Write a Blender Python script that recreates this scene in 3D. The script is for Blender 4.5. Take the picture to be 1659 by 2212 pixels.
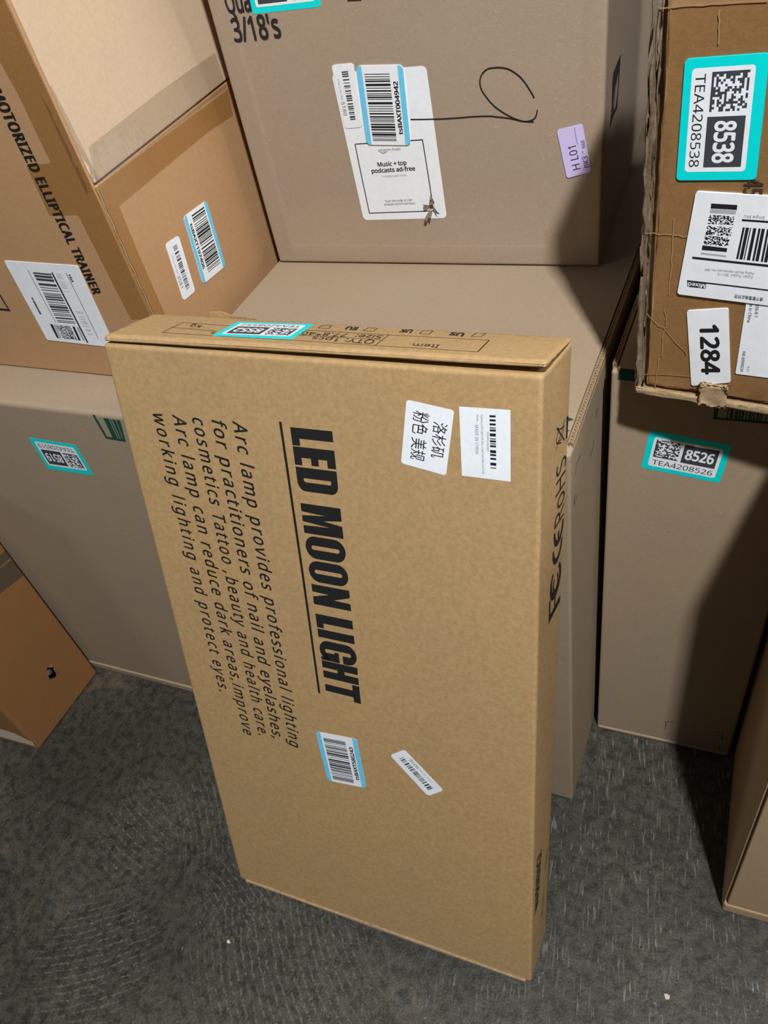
import bpy, bmesh, math, random
from mathutils import Vector, Matrix

# ------------------------------------------------------------------ camera, world, lamps, exposure
scene = bpy.context.scene
COL = scene.collection
for ob in list(bpy.data.objects):
    bpy.data.objects.remove(ob)

cam_data = bpy.data.cameras.new('camera')
cam = bpy.data.objects.new('camera', cam_data)
COL.objects.link(cam)
RIGHT = Vector((0.918759, 0.355336, -0.172098))
DOWN = Vector((0.142155, -0.704379, -0.695444))
FWD = Vector((-0.368338, 0.614481, -0.697667))
mw = Matrix.Identity(4)
for i_ in range(3):
    mw[i_][0] = RIGHT[i_]; mw[i_][1] = -DOWN[i_]; mw[i_][2] = -FWD[i_]
mw[2][3] = 1.1178
cam.matrix_world = mw
cam_data.sensor_fit = 'VERTICAL'
cam_data.sensor_height = 24.0
cam_data.lens = 18.7265
cam_data.clip_start = 0.02
scene.camera = cam

world = bpy.data.worlds.new('warehouse_air')
scene.world = world
world.use_nodes = True
wbg = world.node_tree.nodes['Background']
wbg.inputs[0].default_value = (0.88, 0.90, 0.92, 1)
wbg.inputs[1].default_value = 0.045


def lamp(name, loc, target, sx, sy, power, col):
    l = bpy.data.lights.new(name, 'AREA')
    l.shape = 'RECTANGLE'; l.size = sx; l.size_y = sy
    l.energy = power; l.color = col
    o = bpy.data.objects.new(name, l)
    COL.objects.link(o)
    o.location = loc
    o.rotation_euler = (Vector(target) - Vector(loc)).to_track_quat('-Z', 'Y').to_euler()
    return o


# high bay fixtures of the hall
lamp('high_bay_lamp', (0.44, -0.37, 2.45), (-0.2, 0.6, 0.5), 0.08, 0.08, 74, (0.98, 0.99, 1.0))
lamp('high_bay_lamp', (-4.6, -3.3, 3.1), (-0.7, 0.5, 0.4), 0.8, 0.4, 30, (0.98, 0.99, 1.0))
lamp('high_bay_lamp', (2.4, 1.0, 2.6), (-0.4, 0.6, 0.8), 0.9, 0.9, 40, (0.98, 0.99, 1.0))

scene.view_settings.view_transform = 'Standard'
scene.view_settings.look = 'None'
scene.view_settings.exposure = -0.28
scene.view_settings.gamma = 1.0
scene.view_settings.use_curve_mapping = False


# ------------------------------------------------------------------ materials
def srgb(r, g, b):
    f = lambda c: (c / 255 / 12.92) if c / 255 <= 0.04045 else ((c / 255 + 0.055) / 1.055) ** 2.4
    return (f(r), f(g), f(b), 1)


def new_mat(name):
    m = bpy.data.materials.new(name)
    m.use_nodes = True
    nt = m.node_tree
    return m, nt, nt.nodes['Principled BSDF']


def N(nt, kind, **kw):
    n = nt.nodes.new(kind)
    for k, v in kw.items():
        setattr(n, k, v)
    return n


def noise(nt, vec, scale, detail=2.0, rough=0.5):
    n = N(nt, 'ShaderNodeTexNoise')
    n.inputs['Scale'].default_value = scale
    n.inputs['Detail'].default_value = detail
    n.inputs['Roughness'].default_value = rough
    nt.links.new(vec, n.inputs['Vector'])
    return n.outputs['Fac']


def ramp(nt, fac, stops):
    r = N(nt, 'ShaderNodeValToRGB')
    el = r.color_ramp.elements
    while len(el) < len(stops):
        el.new(0.5)
    for e, (p, c) in zip(el, stops):
        e.position = p
        e.color = c if len(c) == 4 else (*c, 1)
    nt.links.new(fac, r.inputs[0])
    return r.outputs[0]


def mix(nt, fac, a, b, mode='MIX'):
    m = N(nt, 'ShaderNodeMix', data_type='RGBA', blend_type=mode)
    for sock, v in ((m.inputs[0], fac), (m.inputs[6], a), (m.inputs[7], b)):
        if hasattr(v, 'is_output'):
            nt.links.new(v, sock)
        else:
            sock.default_value = v
    return m.outputs[2]


def grey(v):
    return (v, v, v, 1)


def cardboard(name, col, mottled=0.10, fleck=0.0, rough=0.78, bump=0.25, wave=0.22):
    m, nt, p = new_mat(name)
    tc = N(nt, 'ShaderNodeTexCoord').outputs['Object']
    fine = ramp(nt, noise(nt, tc, 900, 3, 0.7), [(0.3, grey(1 - 0.11)), (0.7, grey(1 + 0.0))])
    blot = ramp(nt, noise(nt, tc, 210, 4, 0.62), [(0.36, grey(1 - mottled)), (0.64, grey(1.0))])
    big = ramp(nt, noise(nt, tc, 7, 3, 0.5), [(0.35, (1.0, 0.98, 0.93, 1)), (0.65, (0.95, 0.95, 0.97, 1))])
    c = mix(nt, 1.0, col, fine, 'MULTIPLY')
    c = mix(nt, 1.0, c, blot, 'MULTIPLY')
    c = mix(nt, 1.0, c, big, 'MULTIPLY')
    if fleck:
        fl = ramp(nt, noise(nt, tc, 420, 1, 0.4), [(0.72, grey(0)), (0.78, grey(fleck))])
        c = mix(nt, fl, c, (min(1, col[0] * 1.7), min(1, col[1] * 1.65), min(1, col[2] * 1.6), 1))
        dk = ramp(nt, noise(nt, tc, 300, 1, 0.4), [(0.22, grey(fleck)), (0.27, grey(0))])
        c = mix(nt, dk, c, (col[0] * 0.6, col[1] * 0.58, col[2] * 0.55, 1))
    nt.links.new(c, p.inputs['Base Color'])
    p.inputs['Roughness'].default_value = rough
    p.inputs['Specular IOR Level'].default_value = 0.25
    b = N(nt, 'ShaderNodeBump')
    b.inputs['Strength'].default_value = bump
    b.inputs['Distance'].default_value = 0.0006
    nt.links.new(noise(nt, tc, 600, 2), b.inputs['Height'])
    b2 = N(nt, 'ShaderNodeBump')
    b2.inputs['Strength'].default_value = wave
    b2.inputs['Distance'].default_value = 0.004
    nt.links.new(noise(nt, tc, 9, 2), b2.inputs['Height'])
    nt.links.new(b.outputs[0], b2.inputs['Normal'])
    nt.links.new(b2.outputs[0], p.inputs['Normal'])
    return m


def plain(name, col, rough=0.6, spec=0.3, wrinkle=0.0):
    m, nt, p = new_mat(name)
    tc = N(nt, 'ShaderNodeTexCoord').outputs['Object']
    v = ramp(nt, noise(nt, tc, 160, 2), [(0.3, grey(0.95)), (0.7, grey(1.0))])
    nt.links.new(mix(nt, 1.0, col, v, 'MULTIPLY'), p.inputs['Base Color'])
    p.inputs['Roughness'].default_value = rough
    p.inputs['Specular IOR Level'].default_value = spec
    if wrinkle:
        b = N(nt, 'ShaderNodeBump')
        b.inputs['Strength'].default_value = wrinkle
        b.inputs['Distance'].default_value = 0.003
        nt.links.new(noise(nt, tc, 45, 2), b.inputs['Height'])
        nt.links.new(b.outputs[0], p.inputs['Normal'])
    return m


def tape_mat(name, tint, gloss=0.10, rough=0.18, wrinkle=0.35):
    m, nt, p = new_mat(name)
    nt.nodes.remove(p)
    tc = N(nt, 'ShaderNodeTexCoord').outputs['Object']
    tr = N(nt, 'ShaderNodeBsdfTransparent')
    tr.inputs[0].default_value = tint
    gl = N(nt, 'ShaderNodeBsdfGlossy')
    gl.inputs['Roughness'].default_value = rough
    gl.inputs['Color'].default_value = (0.9, 0.9, 0.9, 1)
    b = N(nt, 'ShaderNodeBump')
    b.inputs['Strength'].default_value = wrinkle
    b.inputs['Distance'].default_value = 0.004
    nt.links.new(noise(nt, tc, 38, 3), b.inputs['Height'])
    nt.links.new(b.outputs[0], gl.inputs['Normal'])
    ms = N(nt, 'ShaderNodeMixShader')
    ms.inputs[0].default_value = gloss
    nt.links.new(tr.outputs[0], ms.inputs[1])
    nt.links.new(gl.outputs[0], ms.inputs[2])
    nt.links.new(ms.outputs[0], nt.nodes['Material Output'].inputs['Surface'])
    return m


M = {}
M['cardA'] = cardboard('kraft_golden', srgb(189, 156, 109), 0.17)
M['cardB'] = cardboard('kraft_grey', srgb(168, 149, 125), 0.05, 0.35)
M['cardC'] = cardboard('kraft_taupe', srgb(169, 150, 129), 0.05, 0.35)
M['cardD'] = cardboard('kraft_tan', srgb(190, 150, 108), 0.06)
M['cardD2'] = cardboard('kraft_tan_lit', srgb(210, 184, 154), 0.06)  # lit copy of the tan board: the upper flap's brightness put into its colour
M['cardF'] = cardboard('kraft_orange', srgb(148, 105, 62), 0.06)
M['cardH'] = cardboard('kraft_brown', srgb(162, 128, 88), 0.12, wave=0.8)
M['cardI'] = cardboard('kraft_dusty', srgb(184, 157, 124), 0.06, 0.2)
M['raw'] = cardboard('kraft_raw_edge', srgb(178, 152, 118), 0.25)
M['rawgrey'] = cardboard('crushed_raw_edge', srgb(140, 124, 104), 0.35, wave=1.0)
M['white'] = plain('label_paper', srgb(238, 242, 246), 0.45, 0.35, 0.10)
M['white2'] = plain('torn_liner', srgb(205, 192, 170), 0.9)
M['violet'] = plain('violet_sticker', srgb(208, 194, 240), 0.5)
M['cyan'] = plain('turquoise_border', srgb(0, 222, 222), 0.45, 0.3)
M['blue'] = plain('pale_blue_border', srgb(112, 204, 240), 0.45, 0.3)
M['ink'] = plain('black_ink', srgb(34, 34, 34), 0.6, 0.2)
M['inkb'] = plain('faded_black_ink', srgb(44, 38, 42), 0.7, 0.2)
M['ink2'] = plain('brown_black_ink', srgb(66, 52, 40), 0.7, 0.2)
M['slate'] = plain('label_slate_block', srgb(62, 66, 72), 0.55, 0.3)
M['dgrey'] = plain('dark_grey_ink', srgb(70, 72, 76), 0.6, 0.2)
M['grey'] = plain('grey_ink', srgb(140, 143, 150), 0.6, 0.2)
M['lgrey'] = plain('light_grey_ink', srgb(172, 175, 178), 0.6, 0.2)
M['fgrey'] = plain('faint_grey_ink', srgb(203, 207, 212), 0.6, 0.2)
M['green'] = plain('green_ink', srgb(24, 78, 62), 0.7, 0.2)
M['tape'] = tape_mat('packing_tape', (0.86, 0.79, 0.64, 1), 0.06)
M['browntape'] = tape_mat('glossy_packing_tape', (0.93, 0.88, 0.80, 1), 0.07, 0.22, 0.6)
M['cleartape'] = tape_mat('clear_tape', (0.92, 0.92, 0.91, 1), 0.14, 0.15, 0.7)
M['greytape'] = tape_mat('dull_tape', (0.62, 0.74, 0.95, 1), 0.10, 0.4, 0.1)
M['tapelight'] = plain('wrinkle_highlight', srgb(168, 134, 94), 0.4, 0.5)  # paler tone for highlights painted along the tape wrinkles
M['metal'] = plain('bolt_steel', srgb(150, 158, 165), 0.3, 0.5)
M['metal'].node_tree.nodes['Principled BSDF'].inputs['Metallic'].default_value = 0.9

# ------------------------------------------------------------------ measured corners of every carton and layout of its print
X={'A': {'LFB': (-.5222,.2534,.0207),'RFB': (-.1102,.2525,.0318),'LBB': (-.5179,.3282,.0007),'RBB': (-.11,.324,.0005),'LFT': (-.5237,.4622,.7619),'RFT': (-.1198,.4598,.7674),'LBT': (-.5277,.5373,.7427),'RBT': (-.1144,.5343,.7463)},
'B': {'LFB': (-.5521,.5122,.0),'RFB': (-.1133,.5018,.0),'LBB': (-.5289,1.4919,.0),'RBB': (-.09,1.4815,.0),'LFT': (-.5506,.5192,.6525),'RFT': (-.1117,.5088,.6525),'LBT': (-.5274,1.4989,.6525),'RBT': (-.0885,1.4885,.6525)},
'C': {'LFB': (-.5405,.7997,.6535),'RFB': (-.1434,.8112,.6535),'LBB': (-.5614,1.5193,.6535),'RBB': (-.1643,1.5309,.6535),'LFT': (-.5336,.7972,1.1735),'RFT': (-.1365,.8088,1.1682),'LBT': (-.5545,1.5169,1.1772),'RBT': (-.1574,1.5284,1.1719)},
'D': {'LFB': (-1.1128,.575,.63),'RFB': (-.5629,.5748,.63),'LBB': (-1.1127,1.075,.63),'RBB': (-.5627,1.0748,.63),'LFT': (-1.1187,.5713,1.0747),'RFT': (-.5688,.5711,1.082),'LBT': (-1.1185,1.0713,1.0789),'RBT': (-.5686,1.071,1.0861)},
'E': {'LFB': (-1.1796,.5082,.0),'RFB': (-.557,.513,.0),'LBB': (-1.1926,1.2011,.0),'RBB': (-.57,1.2129,.0),'LFT': (-1.1781,.5059,.629),'RFT': (-.5555,.5107,.629),'LBT': (-1.1911,1.1988,.629),'RBT': (-.5685,1.2106,.629)},
'F': {'LFB': (-1.6177,.3161,.0),'RFB': (-.9715,.3376,.0),'LBB': (-1.6093,.4812,.0),'RBB': (-.9631,.4987,.0),'LFT': (-1.6205,.3202,.5),'RFT': (-.9743,.3416,.5039),'LBT': (-1.6122,.4853,.4987),'RBT': (-.966,.5027,.5026)},
'G': {'LFB': (-.1025,.6244,.0),'RFB': (.0803,.6274,.0),'LBB': (-.0887,1.1243,.0),'RBB': (.094,1.1274,.0),'LFT': (-.098,.6218,.66),'RFT': (.0848,.6248,.66),'LBT': (-.0842,1.1217,.66),'RBT': (.0985,1.1248,.66)},
'H': {'LFB': (-.0714,.5872,.661),'RFB': (.0725,.5688,.661),'LBB': (-.0077,1.0832,.661),'RBB': (.1362,1.0647,.661),'LFT': (-.0754,.5866,1.0201),'RFT': (.0684,.5682,1.0217),'LBT': (-.0117,1.0826,1.0216),'RBT': (.1321,1.0641,1.0232)},
'I': {'LFB': (.09,.4147,.0),'RFB': (.5399,.4245,.0),'LBB': (.0876,.7046,.0),'RBB': (.5335,.7145,.0),'LFT': (.0942,.4148,.77),'RFT': (.5441,.4247,.7675),'LBT': (.0918,.7048,.77),'RBT': (.5377,.7146,.7675)},
'A2': {'LFB': (-.523,.4628,.764),'RFB': (-.1173,.4613,.7727),'LFT': (-.5205,.4674,.7691),'RFT': (-.1172,.4656,.7768),'LBT': (-.5237,.538,.7452),'RBT': (-.1153,.5352,.7495),'LBB': (-.5265,.5375,.7435),'RBB': (-.1147,.5346,.7473)},
'U': {'LFB': (-.5658,.5729,.856),'RFB': (-.5656,1.0729,.8581),'LFT': (-.6048,.5711,1.082),'RFT': (-.6046,1.071,1.0861)}}
PARTS=[
('A','F','printed_title',None,None,[('title','ink',[(.4615,.9183),(.452,.5146),(.551,.5146),(.562,.9187)])],None),
('A','F','title_underline',None,None,[('strip','ink',.0026,[(.439,.9235),(.4365,.72),(.4315,.5159)])],None),
('A','F','printed_paragraph',None,None,[('text','ink','Arc lamp provides professional lighting',[(.3167,.9185),(.3086,.3916),(.3431,.3916),(.3512,.9185)],{'sp': 1.18,'shear': .2,'bold': .01}),('text','ink','for practitioners of nail and eyelashes,',[(.2611,.9169),(.2553,.3989),(.2898,.3989),(.2956,.9169)],{'sp': 1.15,'shear': .2,'bold': .01}),('text','ink','cosmetics Tattoo ,beauty and health care.',[(.2078,.9171),(.2075,.3968),(.242,.3968),(.2423,.9171)],{'sp': 1.2,'shear': .2,'bold': .01}),('text','ink','Arc lamp can reduce dark areas,improve',[(.1542,.9182),(.1546,.3905),(.1891,.3905),(.1887,.9182)],{'sp': 1.2,'shear': .2,'bold': .01}),('text','ink','working lighting and protect eyes.',[(.0981,.9169),(.1027,.4694),(.1372,.4694),(.1326,.9169)],{'sp': 1.25,'shear': .2,'bold': .01})],None),
('A','F','address_sticker','white sticker with two lines of Chinese characters',None,[('sheet','white',[(.7344,.964),(.7126,.8898),(.8089,.8813),(.8313,.9569)],.06),('text','ink','洛杉矶',[(.7876,.9431),(.778,.9019),(.8057,.9004),(.8179,.941)],{'fit': 1}),('text','ink','粉色 美规',[(.7472,.9532),(.7334,.897),(.7652,.8946),(.7817,.9507)],{'fit': 1})],None),
('A','F','barcode_label','white paper barcode label',None,[('sheet','white',[(.8414,.9615),(.8424,.8837),(.9411,.8836),(.9409,.9627)],.0),('bar','ink',11,52,[(.9009,.9553),(.9014,.8966),(.913,.8966),(.9127,.9557)]),('text','grey','X004KUAQW5',[(.8954,.9372),(.8949,.9152),(.899,.9153),(.8994,.9373)],{}),('text','grey','Egamus Lash Light LED Floo...s Nail Tech Skin Care Pink',[(.8838,.955),(.8844,.8889),(.889,.889),(.8882,.955)],{}),('text','grey','New',[(.8755,.9548),(.8758,.9477),(.8798,.9477),(.8797,.9548)],{}),('text','grey','MADE IN CHINA',[(.8722,.9434),(.8719,.9106),(.8782,.9108),(.8786,.9435)],{})],None),
('A','F','tracking_label','white barcode label with pale blue ends',None,[('blue','tsBAXT580243',[(.5362,.3463),(.5251,.4444),(.4002,.4379),(.4144,.3386)])],None),
('A','F','return_label','small white barcode label stuck on askew',None,[('lpn','9016',[(.7632,.3879),(.6614,.4484),(.6184,.4297),(.7175,.3674)])],None),
('A','R','certification_mark',None,None,[('poly','ink',[(.945,.676),(.945,.6855),(.72,.6855),(.72,.7045),(.67,.7045),(.67,.6855),(.5,.6855),(.5,.708),(.44,.708),(.44,.676)]),('arc','ink',(.695,.7215),.24,.0235,.0085,.1,35,325),('arc','ink',(.7,.7185),.125,.0135,.0055,.06,35,325)],None),
('A','R','certification_mark',None,None,[('arc','ink',(.72,.768),.205,.0215,.0075,.09,80,280),('arc','ink',(.745,.791),.205,.0215,.0075,.09,80,280),('poly','ink',[(.715,.776),(.775,.776),(.775,.788),(.715,.788)])],None),
('A','R','printed_lettering',None,None,[('text','ink','RoHS',[(.935,.799),(.935,.8775),(.555,.8775),(.555,.799)],{'fit': 1,'thin': 1})],None),
('A','R','disposal_symbol',None,None,[('poly','ink',[(.8845,.9215),(.9567,.9208),(.9551,.894),(.8994,.8955)]),('strip','ink',.0011,[(.5172,.8997),(.822,.9214)]),('strip','ink',.0015,[(.515,.9245),(.8375,.8967)]),('strip','ink',.0012,[(.7039,.8997),(.5353,.9058),(.5109,.9122),(.5909,.919),(.7833,.9147),(.8113,.9157)]),('strip','ink',.0012,[(.5356,.9056),(.6987,.9039),(.7857,.9129)]),('strip','ink',.001,[(.6211,.9084),(.673,.91)]),('strip','ink',.001,[(.5159,.9237),(.6073,.9202)])],None),
('A','R','printed_warning',None,None,[('text','ink','WARNING!',[(.344,.1551),(.4577,.2677),(.192,.2756),(.1355,.1536)],{'bold': .02})],None),
('A','R','printed_small_text',None,None,[('text','ink','To avoid danger of suffocation',[(.6641,.0831),(.7412,.155),(.6901,.1479),(.5303,.082)],{})],None),
('A','R','printed_small_text',None,None,[('text','ink','keep bag away from babies',[(.8013,.194),(.8911,.2285),(.7872,.2203),(.6515,.1875)],{})],None),
('A2','T','printed_table',None,None,[('strip','ink',.0007,[(.8543,.668),(.6432,.6477),(.4719,.6484),(.2523,.647),(.1256,.6757)]),('strip','ink',.0007,[(.8608,.1674),(.6504,.177),(.4717,.1973),(.2646,.1852),(.1311,.1983)]),('strip','ink',.001,[(.8543,.668),(.8608,.1674)]),('strip','ink',.0007,[(.1256,.6757),(.1311,.1983)]),('strip','ink',.0007,[(.6435,.6481),(.6503,.1768)]),('strip','ink',.0007,[(.6437,.422),(.4493,.4219)]),('strip','ink',.0007,[(.1298,.4369),(.254,.3837)]),('text','ink','Item',[(.7742,.3524),(.72,.3557),(.7232,.2418),(.7775,.224)],{}),('text','ink','QTY: 1pcs',[(.6346,.3951),(.4935,.3875),(.4984,.2708),(.6402,.2279)],{}),('text','ink','Size:  77.8*40',[(.6356,.5989),(.4514,.5808),(.4575,.4432),(.6384,.4551)],{}),('text','ink','5',[(.2562,.3481),(.2472,.3482),(.2526,.2651),(.2622,.2612)],{}),('text','ink','kg',[(.1897,.6016),(.1603,.6108),(.1664,.4895),(.195,.485)],{}),('text','ink','US',[(.7909,.9103),(.7605,.9127),(.7617,.796),(.7941,.7619)],{'bold': .035}),('text','ink','UK',[(.678,.9281),(.6507,.9244),(.6532,.7954),(.6814,.7829)],{'bold': .035}),('text','ink','EU',[(.555,.8988),(.5261,.9072),(.5313,.7798),(.5586,.7642)],{'bold': .035}),('strip','ink',.0007,[(.8122,.9502),(.8307,.9626),(.8301,.797),(.8107,.7833),(.8122,.9502),(.8307,.9626)]),('strip','ink',.0007,[(.6991,.9245),(.7206,.9336),(.7216,.7744),(.7006,.7774),(.6991,.9245),(.7206,.9336)]),('strip','ink',.0007,[(.575,.9107),(.5972,.9072),(.5987,.7586),(.5755,.7664),(.575,.9107),(.5972,.9072)]),('strip','ink',.0007,[(.4667,.8988),(.4903,.8956),(.4932,.7651),(.4688,.7669),(.4667,.8988),(.4903,.8956)])],None),
('A2','T','lot_label','white lot label with a turquoise border',None,[('tea','8552',[(.4442,.9368),(.2555,.8522),(.2658,.1779),(.458,.2336)])],None),
('C','F','printed_lettering',None,2,[('text','inkb',"3/18's",[(.0502,.4843),(.1908,.4861),(.1891,.527),(.053,.5245)],{'bold': .02})],None),
('C','F','printed_lettering',None,2,[('text','inkb','Qua',[(.0513,.5347),(.1232,.5351),(.1251,.5731),(.0522,.5733)],{'bold': .02})],None),
('C','F','printed_block',None,None,[('poly','inkb',[(.3869,.5507),(.4267,.551),(.422,.5324),(.3859,.5336)])],None),
('C','F','lot_label','white lot label with a turquoise border,cut by the frame',None,[('tea','',[(.3107,.6038),(.1234,.6048),(.1223,.5284),(.3152,.5298)])],None),
('C','F','promotion_label','large white printed label with a black frame',0,[('sheet','white',[(.3198,.1071),(.5752,.1109),(.5655,.4157),(.3069,.4135)],.05),('strip','ink',.0011,[(.3363,.2748),(.4362,.2767),(.532,.2783),(.5356,.2051),(.5386,.1272),(.4414,.1254),(.3419,.1234),(.3386,.2014),(.3363,.2748)]),('text','dgrey','amazon music',[(.4013,.2575),(.4674,.2593),(.4669,.265),(.4015,.2636)],{}),('strip','dgrey',.0007,[(.4069,.257),(.4117,.2547),(.4191,.2545),(.4253,.2571)]),('text','ink','Music + top',[(.3929,.2266),(.4783,.2289),(.4776,.238),(.3925,.2355)],{'bold': .02}),('text','ink','podcasts ad-free',[(.3716,.2132),(.5009,.2164),(.5001,.2252),(.3718,.2222)],{'bold': .02}),('text','grey','included with Prime',[(.3999,.2031),(.4735,.2045),(.4736,.209),(.4005,.2076)],{}),('text','ink','Scan the code or visit',[(.3976,.148),(.4797,.1503),(.4796,.1554),(.3977,.1531)],{}),('text','ink','amazon.com/music4you',[(.392,.1404),(.4866,.1433),(.4863,.1484),(.3925,.1457)],{})],None),
('C','F','return_label','narrow white barcode label',2,[('lpn','5180',[(.3119,.4294),(.3166,.3075),(.3667,.3092),(.3741,.4297)])],None),
('C','F','tracking_label','white barcode label with pale blue ends',4,[('blue','tsBAXT004942',[(.498,.2692),(.5058,.4205),(.3798,.4251),(.3719,.2737)])],None),
('C','F','shelf_label','pale violet sticker',3,[('sheet','violet',[(.9721,.2052),(.9478,.2963),(.8855,.2868),(.9107,.193)],.1),('text','inkb','H L01',[(.9451,.2119),(.9328,.2571),(.9137,.2541),(.9257,.2086)],{}),('text','inkb','BK3',[(.9672,.2146),(.9605,.2366),(.9481,.2345),(.9548,.2132)],{}),('text','inkb','888',[(.9574,.2523),(.9532,.2672),(.9445,.2653),(.9483,.2505)],{}),('strip','grey',.0008,[(.9289,.2906),(.933,.2713),(.937,.2582)]),('strip','grey',.0012,[(.9503,.2411),(.949,.2459)])],None),
('C','F','pen_scribble',None,1,[('strip','ink',.0013,[(.8313,.347),(.8303,.3485),(.829,.3507),(.8272,.3533),(.8251,.3563),(.8224,.3598),(.8193,.3638),(.816,.3679),(.8127,.3717),(.8094,.3752),(.8061,.3786),(.8027,.3817),(.7992,.3847),(.7957,.3873),(.792,.3896),(.7883,.3918),(.7846,.3938),(.7809,.3956),(.7773,.3974),(.7736,.3989),(.7697,.4002),(.7656,.4013),(.7613,.4021),(.7569,.4028),(.7525,.4033),(.7481,.4037),(.7436,.4039),(.7392,.404),(.735,.4039),(.7309,.4038),(.7269,.4036),(.723,.4031),(.7194,.4022),(.7158,.4009),(.7123,.3991),(.7091,.3971),(.7064,.3951),(.7043,.393),(.7026,.3907),(.7012,.3884),(.7001,.386),(.6993,.3837),(.6989,.3814),(.6987,.3791),(.6987,.3767),(.6991,.3741),(.6997,.3715),(.7006,.3689),(.7019,.3662),(.7035,.3636),(.7056,.361),(.7079,.3583),(.7104,.3554),(.7132,.3524),(.7163,.3492),(.7195,.3459),(.7229,.3428),(.7263,.3399),(.7298,.3372),(.7336,.3344),(.7379,.3317),(.7428,.3288),(.7484,.3258),(.7541,.3229),(.7597,.3202),(.7652,.3177),(.7708,.3153),(.7763,.3131),(.7818,.3112),(.7872,.3094),(.7927,.3078),(.798,.3065),(.8029,.3056),(.8073,.3052),(.8113,.3052),(.8151,.3055),(.8186,.3059),(.8218,.3065),(.8248,.3073),(.8275,.3083),(.8299,.3095),(.8318,.3108),(.8333,.3123),(.8346,.314),(.8356,.3158),(.8366,.3182),(.8373,.3209),(.8378,.3234),(.8382,.3251)]),('strip','ink',.0013,[(.8291,.3038),(.8243,.304),(.8174,.3043),(.8098,.3048),(.8029,.3055),(.797,.3064),(.7915,.3076),(.786,.3088),(.7806,.31),(.7749,.311),(.7693,.3119),(.7637,.3128),(.7581,.3136),(.7526,.3143),(.7472,.3149),(.7419,.3155),(.7366,.316),(.732,.3167),(.7278,.3173),(.7229,.3178),(.7161,.3183),(.7067,.3185),(.6954,.3187),(.6835,.3188),(.6721,.3187),(.6619,.3185),(.6523,.3182),(.6422,.3179),(.6307,.3177),(.6174,.3175),(.6029,.3174),(.5875,.3174),(.572,.3176),(.5545,.3179),(.5355,.3183),(.5182,.3188),(.5062,.3191)])],None),
('C','R','printed_emblem','dark emblem',None,[('poly','inkb',[(.1392,.3514),(.1353,.3288),(.1236,.2564),(.092,.2611),(.0515,.2568),(.0656,.2904),(.0623,.3376),(.0684,.3501),(.0912,.3516)]),('poly','cardC',[(.1126,.3348),(.121,.324),(.1169,.2875),(.1025,.2687),(.0839,.2713),(.077,.2914),(.0895,.3175)])],None),
('D','F','printed_lettering',None,2,[('text','ink','MOTORIZED ELLIPTICAL TRAINER',[(.8825,.6986),(.886,.2458),(.9066,.25),(.9062,.6995)],{'bold': .022,'sp': 1.12})],None),
('D','F','printed_frame',None,2,[('strip','ink',.0022,[(.6326,.2485),(.6334,.1862),(.5972,.1877)])],None),
('D','F','shipping_label','white shipping label with barcode',2,[('sheet','white',[(.6993,.3265),(.6943,.1007),(.8733,.0938),(.8811,.3192)],.02),('strip','ink',.0007,[(.7492,.3038),(.7475,.2339),(.7465,.1563)]),('strip','ink',.0022,[(.8085,.2996),(.8068,.2074),(.8048,.1022)]),('strip','ink',.0007,[(.844,.2992),(.8422,.2144),(.8398,.1168)]),('text','ink','FBA',[(.847,.2948),(.8463,.2756),(.8521,.2744),(.8527,.2959)],{'bold': .02}),('bar','dgrey',5,62,[(.7591,.2986),(.7524,.1588),(.7992,.1583),(.8039,.2958)]),('matrix','ink',3,34,26,[(.7425,.1503),(.7411,.1097),(.7806,.108),(.7807,.1504)]),('poly','ink',[(.7277,.1518),(.7348,.1517),(.7314,.1093),(.7258,.1096)]),('poly','ink',[(.7862,.1492),(.7921,.1492),(.7888,.1077),(.7832,.1076)]),('poly','lgrey',[(.7362,.1514),(.742,.151),(.7385,.1095),(.7331,.1094)]),('poly','lgrey',[(.7963,.1483),(.8025,.148),(.8,.1078),(.7945,.108)]),('text','ink','8180866688',[(.7169,.2268),(.7155,.1793),(.72,.1806),(.7212,.2282)],{'bold': .04}),('bar','fgrey',8,20,[(.816,.2972),(.813,.2489),(.8283,.2478),(.8298,.2968)]),('bar','fgrey',9,20,[(.8171,.1954),(.8173,.1272),(.8301,.1272),(.8351,.1956)])],None),
('D','F','packing_tape',None,0,[('tape','tape',[(.9274,.7805),(.9299,.747),(.9355,.6847),(.9349,.6237),(.935,.5525),(.8777,.5485),(.8731,.4386),(.9401,.4397),(.9434,.3157),(.9476,.1801),(1.0014,.1841),(1.0083,.3765),(1.0003,.4998),(.998,.5982),(.9975,.6738),(.9955,.7586),(.995,.8335),(.9921,.8886)])],None),
('D','R','packing_tape',None,0,[('tape','tape',[(.0022,.4957),(.2313,.49),(.5197,.4823),(.5087,.4245),(.3921,.433),(.2074,.4344),(.0444,.4348),(.0414,.3236),(.0409,.1977),(.0412,.1518),(-.001,.1847),(.0092,.3709)])],None),
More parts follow.
